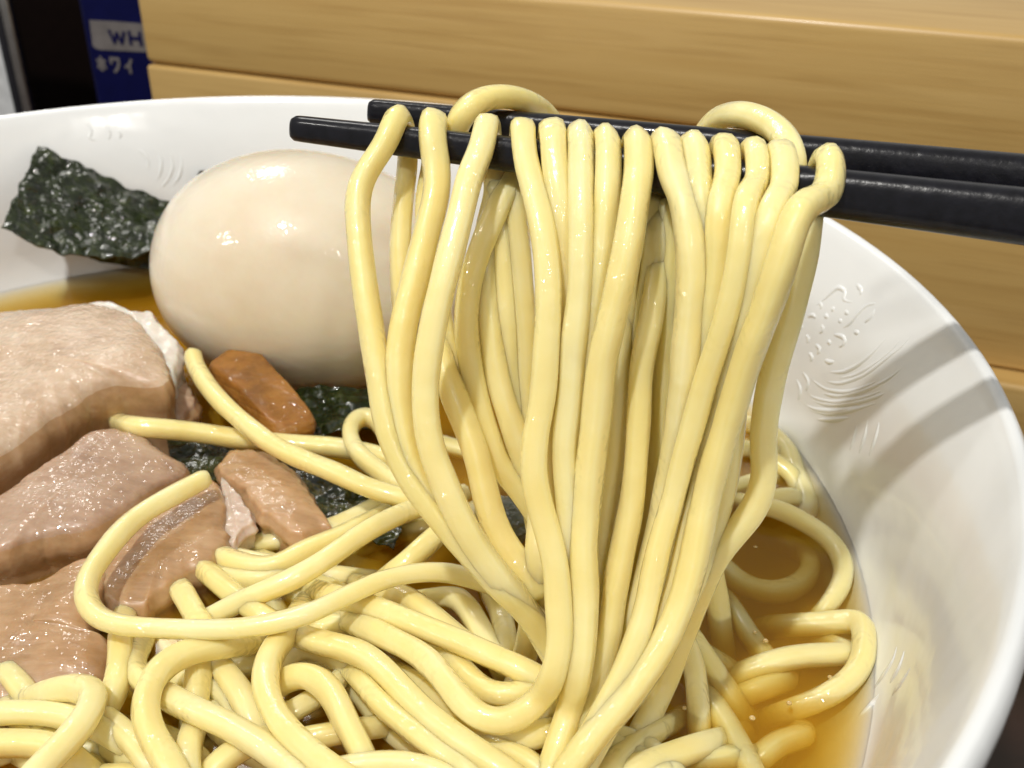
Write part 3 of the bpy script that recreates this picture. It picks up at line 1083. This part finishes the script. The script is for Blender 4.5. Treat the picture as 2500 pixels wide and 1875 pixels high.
hang([(1372, 271), (1376, 333), (1374, 413), (1360, 513), (1340, 613), (1316, 713), (1300, 784), (1288, 904), (1276, 1004), (1266, 1104), (1260, 1204), (1264, 1275), (1262, 1355), (1250, 1450), (1232, 1530, (8,)), (1210, 1600, (6,)), (1180, 1690, (4,))],
     'hanging noodle slanting left beside the gap in the middle of the curtain', 2.0, tl(1370))
hang([(1432, 273), (1451, 341), (1475, 421), (1487, 493), (1495, 573), (1491, 653), (1484, 733), (1478, 824), (1466, 924, 1), (1450, 1024, 0), (1430, 1124, -1), (1405, 1230, -1.5), (1375, 1340, -2), (1345, 1430, (7,)), (1310, 1530, (4,)), (1280, 1620, (2,))],
     'hanging noodle slanting right from the wet shining top beside the middle gap', 1.6, tl(1430))
hang([(1495, 287), (1505, 341), (1512, 413), (1520, 500), (1524, 600), (1520, 700), (1512, 800), (1500, 900, -1.5), (1480, 1010, -2), (1455, 1120, -3), (1425, 1240, -3), (1390, 1360, -4), (1350, 1470, (3,))],
     'hanging noodle mostly covered by the one slanting right at the middle gap', -0.5, tl(1500))
hang([(1559, 293), (1559, 353), (1555, 433), (1552, 513), (1551, 593), (1540, 683), (1524, 773), (1500, 880), (1474, 1000), (1448, 1110, -1), (1420, 1230, -2), (1390, 1340, -2.5), (1352, 1440, (6,)), (1310, 1550, (3,))],
     'straight wet hanging noodle second left of the right hand loop', 0.2, tl(1555))
hang([(1623, 295), (1619, 353), (1611, 433), (1603, 513), (1591, 593), (1572, 673), (1547, 753), (1523, 828), (1495, 928), (1471, 1008), (1451, 1088), (1427, 1168), (1408, 1248), (1396, 1310), (1378, 1375), (1352, 1440), (1322, 1500), (1292, 1555), (1256, 1619), (1230, 1670)],
     'thick hanging noodle under the right hand loop, running the whole way down', 2.4, tl(1620))
hang([(1679, 301), (1675, 373), (1667, 453), (1647, 533), (1630, 613), (1610, 703), (1585, 803), (1555, 913), (1525, 1023), (1500, 1130), (1475, 1230), (1445, 1330), (1400, 1420), (1350, 1500, (8.5,)), (1300, 1578, (7,)), (1255, 1660, (5.5,)), (1230, 1700, (5,))],
     'hanging noodle between the thick one under the loop and the rightmost one', 1.7, tl(1675))
hang([(1781, 318), (1751, 388), (1727, 450), (1703, 518), (1679, 598), (1651, 678), (1619, 758), (1597, 828), (1567, 928), (1543, 1008), (1523, 1088), (1503, 1188), (1486, 1260), (1464, 1325), (1432, 1395), (1384, 1467), (1336, 1527), (1296, 1575), (1250, 1632), (1215, 1680)],
     'rightmost draped noodle whose end folds over the chopstick', 3.0, None)
# strands of the rear row
def rear(pts, label, off=8.0, name='noodle', top=True):
    P = []
    for q in pts:
        x, y = q[0], q[1]
        ex = q[2] * 0.001 if len(q) > 2 else 0.0
        base = stick_at('front', pts[0][0]).y + 0.0035 - (cur_y(330) + off * 0.001)
        Y = cur_y(y) + off * 0.001 + base * (1 - blend(y)) + ex
        p = at_y(x, y, Y)
        if p.z < BZ + 0.001:
            p = at_z(x, y, BZ + 0.001)
        P.append(p)
    return noodle(P, label, 'noodles hanging from the chopsticks')


rear([(958, 560, 5), (950, 660, 4), (950, 760, 1), (962, 804), (992, 884), (1024, 964), (1044, 1044), (1064, 1124), (1096, 1184), (1144, 1244), (1165, 1290)],
     'separate noodle right of the left strands with a dark gap beside it', 3.5)
rear([(1752, 440), (1744, 500), (1733, 573), (1713, 653), (1690, 733), (1665, 828), (1648, 948), (1652, 1028), (1636, 1088), (1597, 1142), (1555, 1190, 0.5), (1524, 1250, 2), (1496, 1320, 4), (1465, 1400, 5), (1430, 1490, 6), (1392, 1566, 7), (1350, 1650, 8)],
     'rightmost strand of the rear row, bulging out over the broth', 2.5)
rear([(1424, 430, 3), (1424, 520, 1.5), (1418, 600, 0.5), (1404, 704), (1386, 784), (1380, 904), (1373, 1004), (1362, 1104), (1346, 1180), (1334, 1240), (1326, 1290), (1318, 1355), (1292, 1455), (1264, 1535), (1232, 1595), (1190, 1650), (1160, 1690)],
     'noodle emerging from the middle gap and running down to the bottom edge', 1.0)
rear([(1340, 430, 3), (1338, 560, 2), (1336, 700), (1338, 800), (1336, 900), (1326, 1000), (1310, 1100), (1300, 1200), (1294, 1300), (1270, 1400)],
     'shaded rear row noodle behind the middle of the curtain', 4.0)
rear([(1462, 430), (1456, 520), (1448, 600), (1440, 700), (1436, 800), (1432, 900), (1418, 1000), (1400, 1100), (1380, 1200), (1350, 1320)],
     'shaded rear row noodle showing inside the middle gap', 6.0)
rear([(1176, 1000, 5), (1170, 1100, 3), (1163, 1190), (1158, 1255, 1), (1147, 1355, 4), (1133, 1418, 7), (1118, 1470, 10), (1100, 1530, 13)],
     'short noodle slanting down left from under the left hanging strands', 3.0)
rear([(1640, 450, 3), (1622, 570, 2), (1604, 700), (1592, 800), (1585, 900), (1575, 1000), (1560, 1090), (1530, 1180), (1490, 1280), (1440, 1380)],
     'rear row noodle showing in the groove left of the rightmost strands', 3.0)

for pts, lab in (
        ([(1078, 395), (1082, 480), (1086, 580), (1094, 700), (1106, 820), (1124, 940), (1150, 1060), (1176, 1180)], 'golden rear row noodle in the gap left of the long hooked one'),
        ([(1108, 395), (1118, 480), (1128, 600), (1134, 720), (1136, 840), (1142, 960), (1160, 1100)], 'golden rear row noodle partly hidden by the long hooked one'),
        ([(1402, 425), (1404, 520), (1398, 640), (1384, 760), (1366, 880), (1350, 1000), (1340, 1120)], 'golden rear row noodle on the left side of the middle gap'),
        ([(1448, 430), (1446, 520), (1444, 640), (1450, 760), (1446, 880), (1436, 1000), (1416, 1120), (1390, 1260)], 'golden rear row noodle on the right side of the middle gap')):
    rear(pts, lab, 9.5)

# loops above the chopsticks
def loop(pts, label, rr=NR):
    return noodle([at_y(x, y, yy * 0.001) for x, y, yy in pts], label, r=rr)


loop([(1010, 330, 3.5), (984, 300, 1.5), (985, 268, 0.5), (1008, 232, 1), (1044, 212, 2.5), (1096, 208, 5), (1144, 222, 8), (1178, 248, 11), (1200, 285, 13), (1205, 340, 14)],
     'noodle loop arching above the chopsticks on the left')
loop([(1505, 330, 7), (1520, 283, 6), (1551, 256, 3.5), (1591, 247, 0), (1643, 257, -4), (1679, 280, -8), (1704, 312, -11.5), (1716, 350, -14), (1712, 400, -14.5)],
     'noodle loop arching above the chopsticks on the right')

# ---------------------------------------------------------------- noodles lying in the bowl
def lay(pts, label, group='noodles lying in the bowl', r=NR, tuck=(True, True), depth=5.0):
    """noodle resting in the bowl: (x, y, mm above the broth); a tucked end dives under its neighbours"""
    P = list(pts)
    if tuck[1]:
        (x0, y0, h0), (x1, y1, h1) = P[-2], P[-1]
        k = 62.0 / max(1.0, math.hypot(x1 - x0, y1 - y0))
        P.append((x1 + (x1 - x0) * k, y1 + (y1 - y0) * k, h1 - depth))
    if tuck[0]:
        (x0, y0, h0), (x1, y1, h1) = P[1], P[0]
        k = 62.0 / max(1.0, math.hypot(x1 - x0, y1 - y0))
        P.insert(0, (x1 + (x1 - x0) * k, y1 + (y1 - y0) * k, h1 - depth))
    out = []
    for q in P:
        p = bz(*q)
        lim = wall_r(p.z - RZ) - r * 1.05          # stay inside the bowl
        rr = math.hypot(p.x, p.y)
        if rr > lim:
            p.x *= lim / rr
            p.y *= lim / rr
        out.append(p)
    return noodle(out, label, group, r=r)


def H(pts, h):
    return [(x, y, h) for x, y in pts]


lay([(448, 1031, 10.5), (380, 1067, 10.5), (304, 1111, 10.5), (256, 1155, 10.5), (216, 1207, 10), (187, 1255, 9.5), (190, 1311, 9), (224, 1341, 8.5), (280, 1353, 8.5), (360, 1358, 8.5), (460, 1360, 9), (560, 1352, 10), (660, 1328, 10.5), (740, 1291, 10.5), (820, 1255, 10), (885, 1239, 9.5), (924, 1235, 9), (984, 1239, 8), (1040, 1255, 7), (1090, 1275, 6)],
    'long noodle with a cut end, bent sharply over the pork at the left', r=0.00156, tuck=(False, True))
lay([(430, 1348, 1), (470, 1326, 3), (505, 1307, 4.6), (540, 1290, 6), (580, 1275, 7), (640, 1247, 8), (700, 1211, 9), (780, 1155, 9.5), (840, 1122, 9), (884, 1104, 8), (940, 1085, 7)],
    'thick shining noodle rising right above the long bent one', r=0.00165)
lay([(860, 1230, 5), (888, 1207, 6), (920, 1178, 6.5), (950, 1150, 6.5), (1000, 1120, 5)], 'short noodle between the shining one and the left hanging strands')
lay([(416, 765, 14), (422, 790, 14), (436, 815, 13.5), (472, 863, 12.5), (520, 907, 11.5), (580, 955, 10.5), (640, 987, 10), (720, 1019, 9.5), (800, 1055, 9), (860, 1073, 8.5), (930, 1090, 7)],
    'noodle with its blunt end against the egg, running past the bamboo shoot', tuck=(False, True))
lay([(225, 900, 3), (262, 914, 7.5), (296, 922, 10.2), (360, 927, 9.5), (440, 936, 8), (500, 946, 7), (580, 955, 6), (660, 961, 5.5), (740, 968, 5.5), (800, 980, 5.5), (870, 1000, 5)],
    'noodle coming out from under the pork and crossing below another', tuck=(False, True))
lay([(830, 935, 6), (815, 908, 6.8), (784, 896, 7), (758, 920, 7), (758, 950, 7), (778, 985, 7), (812, 1012, 6.5), (850, 1040, 6), (890, 1060, 5)],
    'small noodle loop curling up beside the wet nori')
lay([(100, 1500, 4), (140, 1486, 5.5), (176, 1484, 6.5), (203, 1500, 7), (197, 1532, 7.5), (162, 1583, 8), (120, 1627, 8), (80, 1667, 8), (50, 1700, 8)],
    'noodle bent like a hook near the lower left corner', r=0.00161)
lay([(-40, 1545, 3), (0, 1540, 3), (60, 1538, 3.5), (132, 1545, 4), (200, 1565, 4), (260, 1600, 3.5)], 'noodle leaving the left edge, upper of the two beside the hook')
lay([(-40, 1607, 3.5), (0, 1606, 3.5), (80, 1606, 4), (130, 1620, 4), (180, 1660, 3.5)], 'noodle leaving the left edge, lower of the two beside the hook')
lay([(262, 1360, 4), (258, 1379, 4.5), (261, 1435, 4.5), (248, 1495, 4), (228, 1530, 3)], 'short upright noodle beside the sunken pork slice')
lay([(300, 1400, 2), (288, 1430, 4), (300, 1462, 4.5), (330, 1490, 4), (380, 1520, 3)], 'noodle stub with a rounded bend right of the sunken pork')
lay([(500, 1392, 6), (440, 1399, 7), (380, 1419, 7.5), (340, 1451, 8), (317, 1499, 8), (313, 1547, 8), (332, 1595, 7.5), (360, 1643, 7), (390, 1690, 6.5)],
    'thick noodle curving like a bow below the long bent one', r=0.00167)
lay([(355, 1500, 5), (385, 1517, 6), (440, 1543, 6.8), (500, 1571, 7), (560, 1607, 7), (620, 1651, 7), (670, 1690, 7)],
    'noodle running down right from the inside of the bow', r=0.00161)
lay([(630, 1350, 5.5), (612, 1378, 7), (584, 1415, 7.8), (572, 1467, 8), (580, 1515, 8), (608, 1563, 8), (648, 1607, 8), (700, 1651, 8), (760, 1690, 8)],
    'noodle dropping from the long bent one and sweeping to the bottom edge', r=0.00161)
lay([(600, 1480, 4.5), (624, 1462, 6), (660, 1456, 6.8), (692, 1470, 7), (720, 1503, 7), (748, 1563, 7), (780, 1623, 6.5), (805, 1680, 6)],
    'noodle arching to the right of the sweeping one', r=0.00157)
lay([(640, 1370, 5.5), (672, 1383, 6.5), (740, 1399, 7.2), (790, 1416, 7.5), (828, 1446, 7.5), (872, 1495, 7.5), (924, 1547, 7.5), (984, 1595, 7.5), (1044, 1635, 7.5), (1110, 1680, 7)],
    'long noodle crossing the middle of the pile down to the bottom edge', r=0.00164)
lay([(770, 1460, 4), (790, 1484, 5.5), (824, 1523, 6), (872, 1563, 6.3), (936, 1611, 6.3), (1004, 1657, 6.3), (1040, 1690, 6)],
    'noodle running parallel below the long crossing one', r=0.00161)
lay([(730, 1290, 6), (776, 1303, 7), (844, 1327, 7.8), (924, 1359, 8), (1004, 1391, 8), (1084, 1427, 8), (1150, 1458, 7.5), (1200, 1490, 6)],
    'shining noodle crossing down right under the long bent one', r=0.00158)
lay([(820, 1275, 4), (864, 1286, 5), (910, 1315, 5.3), (950, 1350, 5), (1000, 1390, 4)], 'short noodle above the shining crossing one')
lay([(960, 1410, 4), (992, 1442, 5.5), (1024, 1474, 6), (1064, 1500, 6.3), (1124, 1498, 6.3), (1180, 1480, 6)], 'noodle lying inside the hook of the long hanging one')
lay([(940, 1290, 2.5), (975, 1285, 3.5), (1002, 1302, 4), (1026, 1340, 4), (1052, 1385, 3.5), (1070, 1420, 3)], 'small curved noodle in the hollow below the left hanging strands')
lay([(1066, 1290, 3), (1076, 1312, 3.8), (1090, 1355, 4), (1096, 1400, 3.5)], 'wet noodle stub in the hollow next to the small curved one')
lay([(205, 1545, 2.5), (230, 1556, 3.5), (262, 1578, 4), (304, 1619, 4.2), (340, 1665, 4)], 'noodle slipping down right from under the hook')
lay([(420, 1570, 3), (410, 1600, 4.5), (404, 1640, 5), (410, 1690, 5)], 'noodle glinting between the bow and the sweeping one at the bottom')
lay([(450, 1420, 1.5), (476, 1443, 2.5), (512, 1487, 3), (540, 1540, 3), (560, 1580, 2)], 'noodle sunk in the gap between the bow and the sweeping one')
lay([(436, 1410, 3), (430, 1440, 3.6), (424, 1490, 3.4), (420, 1530, 2.6)], 'short upright noodle just inside the bow')
lay([(350, 1225, -2), (375, 1258, 1.2), (398, 1285, 3), (420, 1325, 3.5), (450, 1370, 3)], 'noodle peeping out under the ragged pork edge')
lay([(395, 1190, -1), (425, 1218, 2), (455, 1242, 4.2), (500, 1280, 5), (550, 1318, 5), (600, 1350, 4.5)], 'noodle slanting down right from the ragged pork edge')
lay([(425, 1175, -1), (475, 1200, 2.8), (520, 1218, 4.2), (590, 1225, 4.8), (660, 1188, 5.5), (720, 1165, 5.5), (790, 1130, 4.5)], 'noodle lying along the upper side of the thick shining one')
lay([(430, 1140, -3), (495, 1170, -1), (560, 1172, 0.2), (640, 1160, 1.4), (720, 1140, 2.4), (800, 1100, 2.5)], 'noodle half sunk below the torn pork piece')
lay([(410, 1215, -2), (475, 1242, 2), (540, 1255, 3.4), (600, 1245, 3.6), (650, 1215, 3.6)], 'noodle bundle strand under the thick shining one')
lay([(660, 1375, 2), (700, 1352, 3.5), (750, 1345, 4), (820, 1365, 4), (880, 1392, 4)], 'noodle below the long bent one beside the broth bubbles')
lay([(600, 1440, 2), (640, 1395, 3), (690, 1400, 3), (760, 1440, 3.5), (800, 1480, 3)], 'noodle lying deep under the long crossing one')
lay([(600, 1560, 2.5), (640, 1530, 3.3), (690, 1505, 3), (730, 1470, 2)], 'short noodle rising right under the arching one')
lay([(640, 1600, 2.5), (690, 1590, 3), (760, 1578, 3), (810, 1570, 2)], 'short level noodle under the arching one')
lay([(700, 1668, 6.5), (764, 1655, 6.8), (864, 1649, 6.8), (940, 1665, 6.3), (990, 1690, 6)], 'noodle grazing the bottom edge left of the middle')
lay([(880, 1470, 3), (930, 1500, 3.8), (985, 1545, 4), (1040, 1585, 4), (1110, 1600, 4.6), (1180, 1580, 5)], 'noodle in the shadow under the hook of the long hanging one')
lay([(1040, 1600, 3.5), (1100, 1625, 4.4), (1150, 1650, 4.4), (1190, 1690, 4)], 'noodle end at the bottom edge below the hook')
lay([(440, 1690, 3), (470, 1650, 4), (520, 1615, 4.4), (560, 1600, 3.5)], 'pale noodle piece rising from the bottom edge left of the sweeping one')

# right-hand side, lapped by the broth
RG = 'noodles lapped by the broth on the right'
lay([(1640, 1092, 2), (1679, 1099, 1.8), (1727, 1123, 1.4), (1775, 1151, 1.2), (1809, 1187, 1.0), (1823, 1225, 0.8), (1815, 1267, 0.4), (1789, 1308, -0.4), (1770, 1330, -1.5)], 'noodle curving round the open pool of broth at the right', RG)
lay([(1570, 1235, -1.5), (1591, 1255, -2.2), (1639, 1277, -2.4), (1687, 1280, -2.4), (1727, 1264, -2.6), (1751, 1231, -3), (1763, 1195, -3.8)], 'faint sunken noodle forming the lower side of the pool', RG)
lay([(1690, 1353, -2.6), (1720, 1350, -1.8), (1787, 1347, -0.5), (1850, 1339, 0.8), (1889, 1348, 1.4), (1899, 1372, 1.6), (1887, 1400, 1.4), (1859, 1439, 0.8), (1819, 1483, -0.2), (1771, 1511, -1.3), (1723, 1529, -2.4), (1690, 1540, -4)], 'noodle bent like a hairpin near the right wall', RG)
lay([(1590, 1460, -2.6), (1619, 1447, -1.6), (1679, 1427, -0.5), (1747, 1416, -0.2), (1839, 1412, -0.2), (1900, 1410, -2)], 'noodle lying across the mouth of the hairpin one', RG)
lay([(1540, 1240, 2), (1547, 1275, 1), (1552, 1315, 0), (1556, 1350, -1.4), (1560, 1380, -3)], 'noodle dipping into the broth beside the lifted bundle', RG)
lay([(1570, 1300, -2.6), (1591, 1327, -1.6), (1615, 1367, -1.4), (1639, 1399, -1.8), (1660, 1425, -3)], 'short sunken noodle above the one across the hairpin', RG)
lay([(1465, 1350, 3), (1483, 1387, 2.4), (1499, 1435, 1.4), (1507, 1495, 0.4), (1511, 1555, -1), (1512, 1590, -3)], 'pale noodle entering the broth right of the lifted bundle', RG)
lay([(1500, 1390, 0.6), (1540, 1447, -0.4), (1567, 1487, -1.6), (1590, 1520, -3)], 'noodle slanting into the broth beside the pale one', RG)
lay([(1520, 1500, -2.2), (1543, 1527, -1.8), (1583, 1587, -1.6), (1612, 1643, -1.6), (1640, 1700, -1.8)], 'sunken orange toned noodle running to the bottom edge', RG)
lay([(1300, 1680, 2), (1347, 1627, 2), (1387, 1597, 1.4), (1425, 1575, -0.2)], 'noodle end rising at the bottom right of the bundle', RG)
lay([(1330, 1680, 1), (1380, 1656, 1.6), (1447, 1635, 1.4), (1507, 1614, 0.4), (1550, 1600, -1.8)], 'noodle lying low along the bottom edge right of the bundle', RG)
lay([(1660, 930, 1.5), (1687, 956, 1), (1727, 980, 0.6), (1757, 1000, 0), (1765, 1032, -0.4), (1777, 1078, -0.8), (1800, 1112, -1.8)], 'noodle following the bowl wall behind the lifted bundle', RG)
lay([(1650, 985, 1.6), (1690, 1006, 1.3), (1716, 1030, 0.4), (1730, 1060, -1)], 'short noodle by the bowl wall just right of the bundle', RG)
lay([(1630, 1090, -0.6), (1679, 1078, 0.2), (1719, 1074, -0.2), (1745, 1090, -1.8)], 'noodle tip surfacing above the pool', RG)
lay([(1640, 1640, -2), (1690, 1600, -2.4), (1740, 1590, -2.8)], 'faint sunken noodle near the bottom right edge of the broth', RG)
lay([(1610, 1500, -2.8), (1660, 1480, -2.2), (1700, 1470, -3)], 'faint sunken noodle below the one across the hairpin', RG)

# filler strands low in the pile
BURIED = {0: 'buried noodle under the arching one near the bottom edge', 1: 'sunken noodle at the left edge below the brown pork slice', 3: 'buried noodle glimpsed inside the lower half of the bow', 4: 'dark wet noodle behind the thick shining one near the left hanging strands', 5: 'sunken noodle at the bottom edge beside the orange toned one', 6: 'buried noodle at the bottom edge left of the bow', 9: 'buried noodle crossing behind the inside of the bow', 17: 'tiny stretch of noodle above the long bent one below the shining one', 18: 'buried noodle in the bottom left corner', 20: 'buried noodle beside the hook at the bottom edge', 21: 'sunken noodle between the pale one and the one across the hairpin', 22: 'pale stretch of noodle between the shining one and the long bent one', 24: 'buried noodle at the bottom between the bow and the sweeping one', 25: 'short buried noodle right behind the sweeping one', 28: 'tiny stretch of noodle between the sunken pork and the bow', 30: 'buried noodle right beside the hook at the bottom edge', 33: 'buried noodle left of the upper end of the sweeping one', 34: 'wet noodle under the crossing of the shining one and the hanging strands', 36: 'deep noodle glimpsed in the gap beside the glinting one', 38: 'tiny stretch of noodle along the lower side of the shining one', 40: 'buried noodle right of the bundle at the bottom edge', 43: 'lower buried noodle right of the bundle at the bottom edge', 44: 'deep noodle glimpsed where the sweeping one starts', 45: 'deep noodle glimpsed inside the hook at the lower left'}
BEHIND = {1: 'noodle behind the separate strand, level with the small noodle loop', 5: 'noodle touching the outer side of the rightmost rear strand', 8: 'noodle glimpsed behind the rightmost rear strand', 9: 'noodle glimpsed beside the olive green vegetable scrap', 12: 'noodle near the bowl wall just behind the rightmost rear strand', 13: 'noodle behind the left strands where the thick shining one passes'}
rng = random.Random(5)
for i in range(46):
    x = rng.uniform(-20, 1420)
    y = rng.uniform(1120 if x > 480 else 1400, 1680)
    a = rng.uniform(-0.3, 1.2)
    L = rng.uniform(110, 230)
    h = rng.uniform(-3.0, 1.6)
    c = rng.uniform(-60, 60)
    pts = []
    for t in (-1, -0.5, 0, 0.5, 1):
        pts.append((x + math.cos(a) * L * t - math.sin(a) * c * (1 - t * t), y + math.sin(a) * L * t * 0.8 + math.cos(a) * c * (1 - t * t), h - 1.5 * t * t))
    if i in BURIED:
        lay(pts, BURIED[i], 'noodles buried in the pile')
for i in range(14):
    x = rng.uniform(700, 1700)
    y = rng.uniform(930, 1150)
    a = rng.uniform(-0.5, 0.5)
    L = rng.uniform(90, 160)
    h = rng.uniform(-2.0, 1.5)
    pts = [(x - math.cos(a) * L, y - math.sin(a) * L * 0.5, h - 1), (x, y + rng.uniform(-20, 20), h), (x + math.cos(a) * L, y + math.sin(a) * L * 0.5, h - 1)]
    if i in BEHIND:
        lay(pts, BEHIND[i], 'noodles behind the lifted bundle')

# ---------------------------------------------------------------- tiny bubbles and fat drops on the broth
def drop_material():
    m, nt, p, out = mat('fat_drop')
    p.inputs['Base Color'].default_value = (0.66, 0.46, 0.19, 1)
    p.inputs['Roughness'].default_value = 0.08
    p.inputs['Coat Weight'].default_value = 1.0
    sss(p, 0.6, (1.0, 0.7, 0.3), 0.001)
    return m


dv, df = [], []
rng = random.Random(11)
spots = [(rng.uniform(1440, 1860), rng.uniform(1000, 1655)) for _ in range(22)] + [(rng.uniform(430, 1200), rng.uniform(1270, 1655)) for _ in range(60)] + [(rng.uniform(40, 240), rng.uniform(1420, 1520)) for _ in range(14)]
for x, y in spots:
    c = at_z(x, y, BZ)
    if math.hypot(c.x, c.y) > 0.100:
        continue
    rr = rng.uniform(0.00018, 0.00045)
    b = len(dv)
    for j in range(5):
        th = math.pi / 2 * j / 4
        for k in range(10):
            a = 2 * math.pi * k / 10
            dv.append(c + Vector((rr * math.cos(th) * math.cos(a), rr * math.cos(th) * math.sin(a), rr * 0.7 * math.sin(th) + 0.00003)))
    for j in range(4):
        for k in range(10):
            df.append((b + j * 10 + k, b + j * 10 + (k + 1) % 10, b + (j + 1) * 10 + (k + 1) % 10, b + (j + 1) * 10 + k))
    df.append(tuple(b + k for k in range(9, -1, -1)))
tag(mesh_obj('broth_bubbles', dv, df, drop_material()), 'tiny bubbles and fat drops floating on the brown broth', None, kind='stuff')
